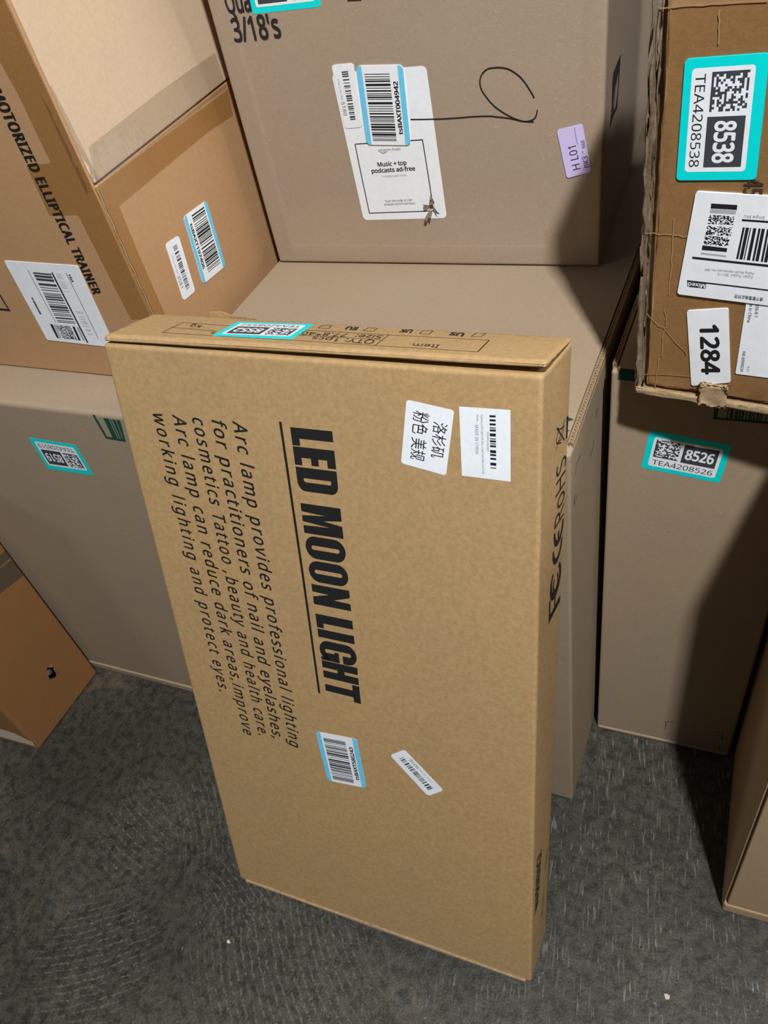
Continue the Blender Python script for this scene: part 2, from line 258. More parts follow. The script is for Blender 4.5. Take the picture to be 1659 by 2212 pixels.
('D','R','raw_edge',None,1,[('strip','raw',.0022,[(.008,.49),(.009487497215678703,.4742),(.007616688346959753,.4584),(.0066112779765084015,.4426),(.008741170026707913,.42679999999999996),(.009197730668935235,.411),(.006950187968609686,.3952),(.00707279433164445,.37939999999999996),(.009288742722284743,.3636),(.00859511085969592,.3478),(.006557903762180664,.33199999999999996),(.007776501461278702,.3162),(.009499689350214004,.3004),(.007837045106863887,.28459999999999996),(.006542302331384205,.2688),(.008538587531033252,.253),(.009318909592476086,.23719999999999997),(.007121543990038554,.22139999999999999),(.006907458848252606,.20559999999999995),(.009159991834349332,.18979999999999997),(.008793624029180037,.17399999999999993),(.0066354999922497125,.15819999999999995),(.007557992597749614,.14239999999999997),(.00947840044818595,.12659999999999993),(.008061039886024798,.11079999999999995),(.006505870245320609,.09499999999999997)]),('strip','ink2',.0007,[(.0105,.49),(.011987497215678704,.4742),(.010116688346959753,.4584),(.009111277976508403,.4426),(.011241170026707914,.42679999999999996),(.011697730668935237,.411),(.009450187968609688,.3952),(.00957279433164445,.37939999999999996),(.011788742722284744,.3636),(.01109511085969592,.3478),(.009057903762180665,.33199999999999996),(.010276501461278703,.3162),(.011999689350214005,.3004),(.010337045106863887,.28459999999999996),(.009042302331384205,.2688),(.011038587531033253,.253),(.011818909592476088,.23719999999999997),(.009621543990038554,.22139999999999999),(.009407458848252608,.20559999999999995),(.011659991834349332,.18979999999999997),(.011293624029180037,.17399999999999993),(.009135499992249713,.15819999999999995),(.010057992597749614,.14239999999999997),(.01197840044818595,.12659999999999993),(.010561039886024798,.11079999999999995),(.00900587024532061,.09499999999999997)])],None),
('D','R','tracking_label','white barcode label with pale blue ends',1,[('blue','tsBAXT197406',[(.213,.3172),(.1933,.1479),(.2946,.1366),(.308,.3075)])],None),
('D','R','return_label','small white barcode label',1,[('lpn','3581',[(.1262,.2985),(.1111,.1568),(.16,.1515),(.1764,.2913)])],None),
('U','F','clear_tape',None,0,[('tape','cleartape',[(.0136,-.0047),(.2316,-.0141),(.5149,-.0209),(.5264,.1285),(.399,.1332),(.2831,.135),(.1539,.1294),(.0414,.1254)])],None),
('E','F','lot_label','white lot label with a turquoise border',None,[('tea','8519',[(.7696,.9116),(.6547,.9153),(.6533,.831),(.7719,.8324)])],None),
('E','F','printed_barcode',None,None,[('strip','green',.0035,[(.8597,.9954),(.8615,.9425),(.9037,.9401)]),('poly','green',[(.8793,.9905),(.891,.991),(.8876,.9435),(.8764,.9445)]),('poly','green',[(.893,.9899),(.8959,.9899),(.8929,.9435),(.8895,.9438)]),('poly','green',[(.8984,.9902),(.9059,.9897),(.899,.9432),(.8948,.9438)]),('poly','green',[(.9076,.9895),(.9164,.9897),(.9041,.9409),(.9002,.9421)])],None),
('G','F','lot_label','white lot label with a turquoise border',None,[('tea','8526',[(.1823,.8165),(.5935,.8017),(.6224,.8782),(.215,.8928)])],None),
('G','F','printed_barcode',None,None,[('poly','green',[(.5091,.9527),(.5288,.9533),(.5298,.9265),(.6503,.927),(.7755,.9268),(.7783,.922),(.632,.9226),(.5106,.9226)]),('bar','green',21,44,[(.5734,.9267),(.7755,.9268),(.7763,.9497),(.5715,.9491)])],None),
('G','F','printed_band',None,None,[('poly','green',[(.0427,.9982),(.2347,.9955),(.2392,.9782),(.0352,.9796)])],None),
('G','F','tear_line',None,None,[('strip','ink',.0008,[(.5204,.0564),(.5182,.0873),(.5792,.0912)])],None),
('G','F','tear_line',None,None,[('strip','ink',.0008,[(.8601,.0885),(.919,.0903),(.9293,.0613)]),('strip','ink',.0008,[(.92,.038),(.9268,.0164)])],None),
('B','R','printed_mark',None,None,[('strip','green',.0012,[(.039,.9448),(.0218,.9498),(.0185,.9345)])],None),
('B','R','printed_mark',None,None,[('strip','green',.0012,[(.111,.9431),(.0984,.9382)])],None),
('B','R','printed_mark',None,None,[('strip','green',.0012,[(.1129,.9396),(.1077,.9263)])],None),
('B','R','printed_mark',None,None,[('strip','green',.0012,[(.0971,.899),(.0927,.8878),(.0822,.8838)])],None),
('B','R','printed_mark',None,None,[('strip','green',.0012,[(.0156,.9025),(.0126,.8843),(.0283,.8834)])],None),
('B','T','printed_arrow',None,None,[('poly','green',[(.9668,.0471),(.9847,.0431),(.971,.0392)])],None),
('B','T','printed_arrow',None,None,[('poly','green',[(.9782,.0285),(.9856,.0279),(.9796,.0259)])],None),
('B','F','printed_band',None,None,[('poly','green',[(.868,-.0019),(.9817,.0062),(.9777,-.0167),(.8635,-.0261)])],None),
('F','R','packing_tape',None,0,[('tape','greytape',[(.534,.5743),(.985,.5443),(.985,.6189),(.6778,.6367)]),('tape','greytape',[(.6884,.6412),(.985,.6262),(.985,.66),(.749,.6676)])],None),
('F','F','torn_paper','torn pale paper layer along the bottom edge',0,[('poly','white2',[(.8678,.0956),(.9159,.0971),(.9633,.0928),(1.007,.0567),(.9994,.0281),(.9431,.0272),(.879,.0257),(.8317,.0278)])],None),
('H','F','lot_label','white lot label with a turquoise border',3,[('tea','8538',[(.1557,.7506),(.1549,.5328),(.5131,.5399),(.4972,.7567)])],None),
('H','F','printed_number',None,1,[('text','ink2','45',[(.4646,.5413),(.4669,.5074),(.5479,.5082),(.544,.5426)],{'bold': .02})],None),
('H','F','number_sticker','white sticker with a large number',3,[('sheet','white',[(.26,.2453),(.3237,.0469),(.5313,.0729),(.4683,.2626)],.06),('text','ink','1284',[(.3313,.2147),(.3708,.0833),(.4736,.0911),(.4329,.2217)],{'bold': .03,'fit': 1})],None),
('H','F','origin_label','white product label',2,[('sheet','white',[(.5505,.2809),(.5495,.098),(.8165,.1001),(.8015,.2802)],.03),('text','ink','036-8-1',[(.5968,.279),(.6,.249),(.6152,.2492),(.6127,.2792)],{}),('text','ink','Made in China',[(.5677,.2956),(.5694,.2341),(.5851,.2334),(.5829,.2953)],{}),('text','ink','NB-BRR0034',[(.5695,.1598),(.5715,.1066),(.5878,.1066),(.5841,.1601)],{}),('text','ink','1+1',[(.6038,.1228),(.6056,.1096),(.6172,.1097),(.6153,.123)],{})],None),
('H','F','shipping_label','white shipping label with barcodes',5,[('sheet','white',[(.2034,.2847),(.6993,.2795),(.6973,.51),(.2526,.5129)],.03),('matrix','ink',31,26,9,[(.3219,.4484),(.4411,.4498),(.4403,.4671),(.325,.4676)]),('matrix','ink',32,26,9,[(.3167,.4249),(.4373,.4263),(.4384,.4447),(.3206,.4449)]),('matrix','ink',33,26,9,[(.3108,.4032),(.4308,.4041),(.432,.4227),(.3149,.4233)]),('poly','ink',[(.3286,.4909),(.4478,.4904),(.4478,.4806),(.3282,.4807)]),('poly','lgrey',[(.328,.4797),(.4469,.4797),(.444,.4714),(.327,.4716)]),('poly','ink',[(.308,.4021),(.4265,.3997),(.4258,.3914),(.3059,.3917)]),('poly','lgrey',[(.3037,.3861),(.4257,.3839),(.4253,.3803),(.3027,.3824)]),('bar','ink',33,34,[(.4742,.378),(.6541,.3754),(.6566,.4455),(.4854,.446)]),('poly','ink',[(.2639,.3755),(.4629,.373),(.6679,.3711),(.6679,.3656),(.4643,.368),(.2641,.3703)]),('strip','ink',.0012,[(.2481,.3188),(.4481,.3172),(.7054,.3143)]),('strip','ink',.0015,[(.477,.4606),(.5911,.4601),(.6786,.4597)]),('poly','ink',[(.2506,.3178),(.346,.3168),(.3458,.3045),(.2531,.3051)]),('text','white','Mixed',[(.3428,.3152),(.2555,.3161),(.2564,.3068),(.3428,.3056)],{'bold': .02}),('text','grey','Fujian  Putian  351115',[(.563,.3439),(.3948,.3443),(.3949,.3388),(.5629,.3378)],{}),('text','grey','Puting Aliyulin express park No.188F',[(.5667,.3521),(.3314,.3512),(.3312,.3464),(.5664,.3467)],{}),('text','grey','Single SKU',[(.5764,.4706),(.484,.4709),(.4837,.4654),(.5763,.4651)],{}),('text','ink','请不要覆盖此标签',[(.6293,.2976),(.4894,.2981),(.4892,.2896),(.6293,.2885)],{'fit': 1})],None),
('H','F','wrinkle_highlight',None,2,[('strip','tapelight',.0008,[(.0197,.4183),(.0381,.4181),(.0645,.4199),(.089,.4172),(.1201,.4192),(.1528,.4185),(.1734,.4182),(.1886,.4188),(.2035,.416),(.2149,.4158),(.2259,.4174),(.2352,.4152),(.2381,.4166)])],None),  # flat strips: painted highlights of the tape wrinkles, no relief
('H','F','wrinkle_highlight',None,2,[('strip','tapelight',.0008,[(.1583,.4548),(.1582,.4436),(.1593,.4296),(.1582,.4133),(.1599,.3949),(.1637,.38),(.1587,.3634),(.165,.3477),(.1619,.3321),(.1602,.3161),(.1583,.3008),(.1595,.2875),(.1597,.2783)])],None),
('H','F','wrinkle_highlight',None,2,[('strip','tapelight',.0008,[(.0485,.2243),(.0536,.2244),(.0654,.2172),(.0771,.2138),(.0875,.21),(.1002,.204),(.1052,.2021),(.1171,.1968),(.1153,.1965),(.1215,.199),(.1258,.1958),(.1376,.1969),(.1474,.1924),(.167,.1837),(.1933,.1706),(.2177,.1583),(.2424,.15),(.2679,.14),(.2811,.1312)])],None),
('H','F','wrinkle_highlight',None,2,[('strip','tapelight',.0008,[(.1445,.2457),(.1421,.2382),(.147,.2315),(.1543,.2262),(.1539,.2174),(.1576,.2096),(.158,.203),(.1604,.1989),(.1547,.1943),(.1505,.1928),(.1539,.1889),(.1477,.1863),(.1453,.1779),(.1413,.1686),(.1456,.1598),(.1457,.1456),(.1461,.1338),(.1467,.1216),(.1406,.1165)])],None),
('H','F','wrinkle_highlight',None,2,[('strip','tapelight',.0008,[(.0439,.0579),(.0826,.0619),(.1468,.0657),(.215,.069),(.2842,.0711),(.3422,.0749),(.3854,.0785)])],None),
('H','F','wrinkle_highlight',None,2,[('strip','tapelight',.0008,[(.1326,.1131),(.1285,.1037),(.1303,.0871),(.1224,.0661),(.1238,.0478),(.1182,.0289),(.121,.0167)])],None),
('H','F','wrinkle_highlight',None,2,[('strip','tapelight',.0008,[(.033,.833),(.0543,.8322),(.091,.833),(.126,.8343),(.1697,.8346),(.2131,.8335),(.2475,.835),(.2897,.8342),(.3307,.8347),(.3676,.8348),(.409,.8345),(.4381,.8341),(.461,.834)])],None),
('H','F','wrinkle_highlight',None,2,[('strip','tapelight',.0008,[(.2816,.8257),(.2776,.8178),(.2842,.8084),(.2831,.7978),(.2873,.7886),(.288,.7778),(.2883,.772)])],None),
('H','F','packing_tape',None,0,[('tape','browntape',[(.0251,.8317),(.5321,.8329),(.8472,.0067),(.0385,.0153),(.0135,.3127),(.0093,.6101)])],None)]


# ------------------------------------------------------------------ helpers
V = Vector
for b_ in X:
    X[b_] = {k: V(v) for k, v in X[b_].items()}
FACE = {'F': ('LFB', 'RFB', 'LFT', 'RFT'), 'R': ('RFB', 'RBB', 'RFT', 'RBT'), 'T': ('LFT', 'RFT', 'LBT', 'RBT')}


def S(b, f, s, t):
    a, c, d, e = (X[b][k] for k in FACE[f])
    return a * ((1 - s) * (1 - t)) + c * (s * (1 - t)) + d * ((1 - s) * t) + e * (s * t)


def frame(b, f):
    a, c, d, e = (X[b][k] for k in FACE[f])
    du = ((c - a) + (e - d)) * 0.5
    dv = ((d - a) + (e - c)) * 0.5
    return du.length, dv.length, du.cross(dv).normalized()


def tri(x, c):
    """box fractions (x right, y back, z up) to a point inside the eight corners c"""
    o = V((0, 0, 0))
    for k, p in c.items():
        wx = x[0] if k[0] == 'R' else 1 - x[0]
        wy = x[1] if k[1] == 'B' else 1 - x[1]
        wz = x[2] if k[2] == 'T' else 1 - x[2]
        o += p * (wx * wy * wz)
    return o


def sub(c, x0, x1, y0, y1, z0, z1):
    """eight corners of a smaller block inside block c, given by fractions"""
    return {k: tri((x1 if k[0] == 'R' else x0, y1 if k[1] == 'B' else y0, z1 if k[2] == 'T' else z0), c)
            for k in ('LFB', 'RFB', 'LBB', 'RBB', 'LFT', 'RFT', 'LBT', 'RBT')}


def dims(c):
    return ((c['RFB'] - c['LFB']).length, (c['LBB'] - c['LFB']).length, (c['LFT'] - c['LFB']).length)


class MB:
    def __init__(self):
        self.v, self.f, self.m = [], [], []

    def add(self, vs, fs, mi=0):
        o = len(self.v)
        self.v += vs
        for f in fs:
            self.f.append([o + i for i in f])
            self.m.append(mi)

    def build(self, name, mats, parent=None, smooth=False):
        root = V((0, 0, 0))
        p = parent
        while p is not None:
            root += p.location
            p = p.parent
        me = bpy.data.meshes.new(name)
        me.from_pydata([tuple(v - root) for v in self.v], [], self.f)
        for m in mats:
            me.materials.append(M[m] if isinstance(m, str) else m)
        for poly, mi in zip(me.polygons, self.m):
            poly.material_index = mi
            poly.use_smooth = smooth
        me.validate()
        me.update()
        o = bpy.data.objects.new(name, me)
        COL.objects.link(o)
        if parent is not None:
            o.parent = parent
        return o


def rounded(c, r, n=5, extra=((), (), ()), off=None, skip=None, jitter=0.0, seed=1):
    """carton block with softly rounded edges through the eight corners c"""
    D = dims(c)
    rr = [min(r, d * 0.45) for d in D]
    axes = []
    for a in range(3):
        d, q_ = D[a], rr[a]
        pts = [0, q_ * 0.3, q_ * 0.65, q_, min(q_ + 0.0012, d * 0.48)]
        pts = pts + [d - p for p in reversed(pts)]
        lo, hi = pts[4], pts[5]
        pts += [lo + (hi - lo) * i / n for i in range(1, n)]
        pts += [e * d for e in extra[a]]
        axes.append(sorted(set(round(p, 6) for p in pts)))
    mb = MB()
    idx = {}
    rng = random.Random(seed)
    R = min(rr)

    def vert(p, fi=None):
        key = tuple(round(x, 6) for x in p)
        if key in idx:
            return idx[key]
        q_ = [min(max(p[a], R), D[a] - R) for a in range(3)]
        d = V([p[a] - q_[a] for a in range(3)])
        if d.length > 1e-9:
            w = V(q_) + d.normalized() * R
        else:
            w = V(p)
        x = tri([w[a] / D[a] for a in range(3)], c)
        if off:
            x = x + off([p[a] / D[a] for a in range(3)])
        if jitter and sum(1 for a in range(3) if p[a] < R * 1.1 or p[a] > D[a] - R * 1.1) >= 2:
            x = x + V([rng.uniform(-jitter, jitter) for _ in range(3)])
        idx[key] = len(mb.v)
        mb.v.append(x)
        return idx[key]

    for a in range(3):
        b_, e_ = [(1, 2), (0, 2), (0, 1)][a]
        for side in (0, 1):
            for i in range(len(axes[b_]) - 1):
                for j in range(len(axes[e_]) - 1):
                    quad = []
                    for di, dj in ((0, 0), (1, 0), (1, 1), (0, 1)):
                        p = [0, 0, 0]
                        p[a] = D[a] * side
                        p[b_] = axes[b_][i + di]
                        p[e_] = axes[e_][j + dj]
                        quad.append(p)
                    if skip:
                        cx = [sum(p[k] for p in quad) / 4 / D[k] for k in range(3)]
                        if skip(a, side, cx):
                            continue
                    ids = [vert(p) for p in quad]
                    flip = (side == 0) != (a == 1)
                    mb.f.append(ids[::-1] if flip else ids)
                    mb.m.append(0)
    return mb


def body(name, c, r, mat, parent, **kw):
    return rounded(c, r, **kw).build(name, [mat], parent, True)


def slab(c):
    mb = MB()
    ks = ('LFB', 'RFB', 'RBB', 'LBB', 'LFT', 'RFT', 'RBT', 'LBT')
    mb.add([c[k] for k in ks], [(3, 2, 1, 0), (4, 5, 6, 7), (0, 1, 5, 4), (1, 2, 6, 5), (2, 3, 7, 6), (3, 0, 4, 7)])
    return mb


FONT = {}
SANS = None
try:
    SANS = bpy.data.fonts.load(bpy.utils.system_resource('DATAFILES', path='fonts') + '/NotoSansMath-Regular.woff2')
except Exception:
    SANS = None      # the built-in face does as well
CAP = 0.686


def glyphs(s, bold=0.0, sp=1.0, shear=0.0):
    """flat outline mesh of a string, in font units (cap height 0.686)"""
    key = (s, bold, sp, shear)
    if key not in FONT:
        cu = bpy.data.curves.new('lettering', 'FONT')
        cu.body = s
        if SANS and s.isascii():
            cu.font = SANS
        cu.space_character = sp
        cu.shear = shear
        cu.resolution_u = 3
        o = bpy.data.objects.new('lettering', cu)
        COL.objects.link(o)
        dg = bpy.context.evaluated_depsgraph_get()
        dg.update()
        me = o.evaluated_get(dg).to_mesh()
        vs = [(v.co.x, v.co.y) for v in me.vertices]
        fs = [tuple(p.vertices) for p in me.polygons]
        bpy.data.objects.remove(o)
        if bold:                                    # heavier weight: the outline swept round a small circle
            v0, f0, n0 = vs, fs, len(vs)
            vs, fs = [], []
            for k in range(8):
                dx, dy = bold * math.cos(math.tau * k / 8), bold * math.sin(math.tau * k / 8)
                vs = vs + [(x + dx, y + dy * 0.7) for x, y in v0]
                fs = fs + [tuple(i + k * n0 for i in f) for f in f0]
        FONT[key] = (vs, fs, n0 if bold else len(vs))
    return FONT[key]


def lerp4(q, x, y):
    """point of the quad q = (start of baseline, end of baseline, end of cap line, start of cap line)"""
    return tuple((1 - x) * (1 - y) * q[0][i] + x * (1 - y) * q[1][i] + x * y * q[2][i] + (1 - x) * y * q[3][i] for i in (0, 1))


def rrect(x0, y0, x1, y1, rx, ry, n=5):
    o = []
    for cx, cy, a0 in ((x1 - rx, y0 + ry, -90), (x1 - rx, y1 - ry, 0), (x0 + rx, y1 - ry, 90), (x0 + rx, y0 + ry, 180)):
        for i in range(n + 1):
            a = math.radians(a0 + 90 * i / n)
            o.append((cx + rx * math.cos(a), cy + ry * math.sin(a)))
    return o


def ring(a, b):
    n = len(a)
    return [[a[i], a[(i + 1) % n], b[(i + 1) % n], b[i]] for i in range(n)]


def title_letters():
    """heavy condensed capitals of the headline, in headline units (x 0-1 along, y 0-1 up)"""
    P = []
    R = lambda x0, y0, x1, y1: P.append([(x0, y0), (x1, y0), (x1, y1), (x0, y1)])

    def L(a, w, st):
        P.append([(a, 0), (a + w, 0), (a + w, .19), (a + st, .19), (a + st, 1), (a, 1)])

    def O(a, b):
        w = b - a
        P.extend(ring(rrect(a, -.015, b, 1.015, w * .5, .26, 7), rrect(a + w * .405, .14, b - w * .405, .86, w * .093, .05, 7)))

    L(0, .0552, .0327)
    P.append([(.0585, 0), (.1164, 0), (.1164, .18), (.092, .18), (.092, .41), (.114, .41), (.114, .59), (.092, .59),
              (.092, .80), (.1164, .80), (.1164, 1), (.0585, 1)])
    a, b = .1231, .2007
    outer = [(a, 0)] * 6 + [(b - .03 + .03 * math.sin(math.radians(18 * i)), .18 - .18 * math.cos(math.radians(18 * i))) for i in range(6)] + \
            [(b - .03 + .03 * math.cos(math.radians(18 * i)), .82 + .18 * math.sin(math.radians(18 * i))) for i in range(6)] + [(a, 1)] * 6
    ci = a + .034
    di = a + .0475
    inner = [(ci, .17)] * 6 + [(di - .006 + .006 * math.sin(math.radians(18 * i)), .23 - .06 * math.cos(math.radians(18 * i))) for i in range(6)] + \
            [(di - .004 + .004 * math.cos(math.radians(18 * i)), .81 + .03 * math.sin(math.radians(18 * i))) for i in range(6)] + [(ci, .84)] * 6
    P.extend(ring(outer, inner))
    a, b = .2428, .3456
    w = b - a
    P.append([(a, 0), (a + .27 * w, 0), (a + .325 * w, .62), (a + .40 * w, 0), (a + .60 * w, 0), (a + .70 * w, .68), (a + .735 * w, 0), (b, 0), (b, 1),
              (a + .60 * w, 1), (a + .505 * w, .53), (a + .42 * w, 1), (a, 1)])
    O(.354, .4345)
    O(.443, .5217)
    a, b = .533, .611
    w = b - a
    P.append([(a, 0), (a + .37 * w, 0), (a + .40 * w, .45), (a + .62 * w, 0), (b, 0), (b, 1), (a + .66 * w, 1), (a + .63 * w, .56), (a + .36 * w, 1), (a, 1)])
    L(.649, .055, .0344)
    R(.7097, 0, .7429, 1)
    a, b = .755, .839
    w = b - a
    # G: left bowl, two terminals and the spur
    out = rrect(a, -.015, b, 1.015, w * .5, .26, 7)
    inn = rrect(a + w * .405, .14, b - w * .405, .86, w * .093, .05, 7)
    n = len(out)
    for i in range(n):
        j = (i + 1) % n
        mx = (out[i][0] + out[j][0]) / 2
        my = (out[i][1] + out[j][1]) / 2
        if mx > a + w * .52 and .3 < my < .75:
            continue
        P.append([out[i], out[j], inn[j], inn[i]])
    R(a + w * .595, .56 + .06, b, .80)
    R(a + w * .50, .40, b, .52)
    R(a + w * .595, .10, b, .42)
    R(a + w * .84, 0, b, .2)
    a, b = .842, .917
    w = b - a
    R(a, 0, a + .41 * w, 1)
    R(b - .41 * w, 0, b, 1)
    R(a + .40 * w, .42, b - .40 * w, .62)
    P.append([(.947, 0), (.9775, 0), (.9775, .80), (1, .80), (1, 1), (.9224, 1), (.9224, .80), (.947, .80)])
    return P


_h = glyphs('H')[0]
CAP = max(v[1] for v in _h)


class Print:
    """collects flat print on face f of carton b; each layer lies a hair further out"""

    def __init__(self, b, f, base):
        self.b, self.f = b, f
        self.W, self.H, self.n = frame(b, f)
        self.base = 0.00022 + base * 0.00032
        self.mb = MB()
        self.mats = []
        self.layer = 0

    def mi(self, m):
        if m not in self.mats:
            self.mats.append(m)
        return self.mats.index(m)

    def pt(self, s, t, lift=0.0):
        return S(self.b, self.f, s, t) + self.n * (self.base + self.layer * 0.00008 + lift)

    def poly(self, m, pts):
        ar = sum(pts[i][0] * pts[(i + 1) % len(pts)][1] - pts[(i + 1) % len(pts)][0] * pts[i][1] for i in range(len(pts)))
        if ar < 0:
            pts = pts[::-1]
        bm = bmesh.new()
        vs = [bm.verts.new((x * self.W, y * self.H, 0)) for x, y in pts]
        bm.faces.new(vs)
        bm.normal_update()
        if len(pts) > 4:
            bmesh.ops.triangulate(bm, faces=bm.faces[:])
        bm.verts.index_update()
        self.mb.add([self.pt(*p) for p in pts], [[v.index for v in f.verts] for f in bm.faces], self.mi(m))
        bm.free()

    def sheet(self, m, pts):
        """paper sheet with closed sides down to the carton"""
        self.poly(m, pts)
        n = len(pts)
        top = [self.pt(*p) for p in pts]
        low = [self.pt(*p) - self.n * (self.base + self.layer * 0.00008 - 0.00005) for p in pts]
        self.mb.add(top + low, [(i, (i + 1) % n, n + (i + 1) % n, n + i) for i in range(n)], self.mi(m))

    def strip(self, m, w, pts, ridge=0.0):
        P = [V((x * self.W, y * self.H)) for x, y in pts]
        L, Rr = [], []
        for i, p in enumerate(P):
            a = P[max(i - 1, 0)]
            c = P[min(i + 1, len(P) - 1)]
            d = (c - a)
            if d.length < 1e-9:
                d = V((1, 0))
            if 0 < i < len(P) - 1:
                d1 = (p - a).normalized(); d2 = (c - p).normalized()
                d = d1 + d2 if (d1 + d2).length > 1e-6 else d1
                k = 1 / max(0.5, d.normalized().dot(d1))
            else:
                k = 1
            nn = V((-d.y, d.x)).normalized() * (w / 2 * k)
            L.append(p + nn); Rr.append(p - nn)
        un = lambda q_: (q_.x / self.W, q_.y / self.H)
        mi = self.mi(m)
        if ridge:
            vs, fs = [], []
            for l, p, r_ in zip(L, P, Rr):
                vs += [self.pt(*un(l)), self.pt(*un(p), ridge), self.pt(*un(r_))]
            for i in range(len(P) - 1):
                o = 3 * i
                fs += [(o, o + 1, o + 4, o + 3), (o + 1, o + 2, o + 5, o + 4)]
            self.mb.add(vs, fs, mi)
            return
        for i in range(len(P) - 1):
            q_ = [Rr[i], Rr[i + 1], L[i + 1], L[i]]
            self.mb.add([self.pt(*un(z)) for z in q_], [(0, 1, 2, 3)], mi)

    def text(self, m, s, q, fit=0, bold=0.0, sp=1.0, shear=0.0, thin=0):
        vs, fs, n0 = glyphs(s, bold, sp, shear)
        x0 = min(v[0] for v in vs); x1 = max(v[0] for v in vs)
        y0, y1 = (min(v[1] for v in vs), max(v[1] for v in vs)) if fit else (0.0, CAP)
        self.mb.add([self.pt(*lerp4(q, (v[0] - x0) / (x1 - x0), (v[1] - y0) / (y1 - y0)), (i // n0) * 1e-5) for i, v in enumerate(vs)], fs, self.mi(m))

    def quads(self, m, q, rects):
        mi = self.mi(m)
        for x0, y0, x1, y1 in rects:
            self.mb.add([self.pt(*lerp4(q, x, y)) for x, y in ((x0, y0), (x1, y0), (x1, y1), (x0, y1))], [(0, 1, 2, 3)], mi)

    def bars(self, m, seed, n, q, y0=0.0, y1=1.0, x0=0.0, x1=1.0):
        rng = random.Random(seed)
        w = []
        while sum(w) < n:
            w.append(rng.choice((1, 1, 1, 2, 2, 3)))
        if len(w) % 2 == 0:
            w.append(1)
        tot = sum(w)
        x, rects = 0, []
        for i, k in enumerate(w):
            if i % 2 == 0:
                rects.append((x0 + (x1 - x0) * x / tot, y0, x0 + (x1 - x0) * (x + k) / tot, y1))
            x += k
        self.quads(m, q, rects)

    def cells(self, m, seed, nx, ny, q, x0=0.0, y0=0.0, x1=1.0, y1=1.0, finder=False):
        rng = random.Random(seed)
        rects = []
        for j in range(ny):
            for i in range(nx):
                on = rng.random() < 0.5
                if finder and (i == 0 or j == 0):
                    on = True
                if on:
                    rects.append((x0 + (x1 - x0) * i / nx, y0 + (y1 - y0) * j / ny, x0 + (x1 - x0) * (i + 1) / nx, y0 + (y1 - y0) * (j + 1) / ny))
        self.quads(m, q, rects)

    def local(self, q, pts):
        return [lerp4(q, x, y) for x, y in pts]

    def item(self, it):
        k = it[0]
        if k == 'poly' or k == 'tape':
            self.poly(it[1], it[2])
        elif k == 'strip':
            self.strip(it[1], it[2], it[3])
        elif k == 'ridge':
            self.strip(it[1], it[2], it[3], 0.0004)
        elif k == 'text':
            self.layer += 1
            self.text(it[1], it[2], it[3], **it[4])
            self.layer -= 1
        elif k == 'bar':
            self.bars(it[1], it[2], it[3], it[4])
        elif k == 'matrix':
            self.cells(it[1], it[2], it[3], it[4], it[5])
        elif k == 'arc':
            m, (cs, ct), rs, rt, tt, ts, a0, a1 = it[1:]
            o, i_ = [], []
            for n_ in range(25):
                a = math.radians(a0 + (a1 - a0) * n_ / 24)
                e = math.sin(math.pi * n_ / 24) * 0.35 + 0.65
                o.append((cs - rs * math.sin(a), ct + rt * math.cos(a)))
                i_.append((cs - (rs - ts * e) * math.sin(a), ct + (rt - tt * e) * math.cos(a)))
            for n_ in range(24):
                self.poly(m, [o[n_], o[n_ + 1], i_[n_ + 1], i_[n_]])
        elif k == 'title':
            for p in title_letters():
                self.poly(it[1], self.local(it[2], p))
        elif k == 'sheet':
            m, q, rad = it[1:]
            asp = self.aspect(q)
            pts = self.local(q, rrect(0, 0, 1, 1, rad / max(1, asp) if rad else 0, rad / max(1, 1 / asp) if rad else 0, 4)) if rad else list(q)
            self.sheet(m, pts)
            self.layer += 1
        elif k == 'tea':
            num, q = it[1:]
            self.sheet('cyan', self.local(q, rrect(0, 0, 1, 1, .035, .055, 4)))
            self.layer += 1
            self.poly('white', self.local(q, rrect(.075, .10, .925, .86, .03, .05, 4)))
            self.layer += 1
            self.cells('slate', len(num) + 17, 16, 16, q, .11, .35, .42, .80, True)
            self.quads('slate', q, [(.46, .335, .885, .80)])
            if num:
                sq = self.local(q, [(.12, .15), (.88, .15), (.88, .275), (.12, .275)])
                self.text('ink', 'TEA420' + num, sq)
                self.layer += 1
                self.text('white', num, self.local(q, [(.495, .445), (.85, .445), (.85, .69), (.495, .69)]), bold=.03)
        elif k == 'blue':
            num, q = it[1:]
            self.sheet('white', self.local(q, rrect(0, 0, 1, 1, .055, .10, 4)))
            self.layer += 1
            lo = [p for p in rrect(0, 0, 1, .3, .055, .10, 4) if p[1] < .105] + [(1, .115), (0, .115)]
            self.poly('blue', self.local(q, sorted_loop(lo)))
            hi = [(x, 1 - y) for x, y in lo]
            self.poly('blue', self.local(q, sorted_loop(hi)))
            self.bars('ink', hash_(num), 84, q, .30, .84, .055, .90)
            self.text('ink', num, self.local(q, [(.14, .145), (.81, .145), (.81, .235), (.14, .235)]), bold=.03)
        elif k == 'lpn':
            num, q = it[1:]
            self.sheet('white', self.local(q, rrect(0, 0, 1, 1, .05, .17, 4)))
            self.layer += 1
            self.bars('dgrey', hash_(num), 70, q, .40, .70, .11, .87)
            self.text('dgrey', num, self.local(q, [(.57, .09), (.79, .09), (.79, .28), (.57, .28)]))
            self.text('grey', 'LPN Q HE7380', self.local(q, [(.22, .13), (.55, .13), (.55, .22), (.22, .22)]))

    def aspect(self, q):
        a = V(((q[1][0] - q[0][0]) * self.W, (q[1][1] - q[0][1]) * self.H)).length
        b = V(((q[3][0] - q[0][0]) * self.W, (q[3][1] - q[0][1]) * self.H)).length
        return a / b


def hash_(s):
    return sum(ord(ch) * (i + 3) for i, ch in enumerate(s))


def sorted_loop(pts):
    cx = sum(p[0] for p in pts) / len(pts); cy = sum(p[1] for p in pts) / len(pts)
    return sorted(pts, key=lambda p: math.atan2((p[1] - cy) * 6, p[0] - cx))


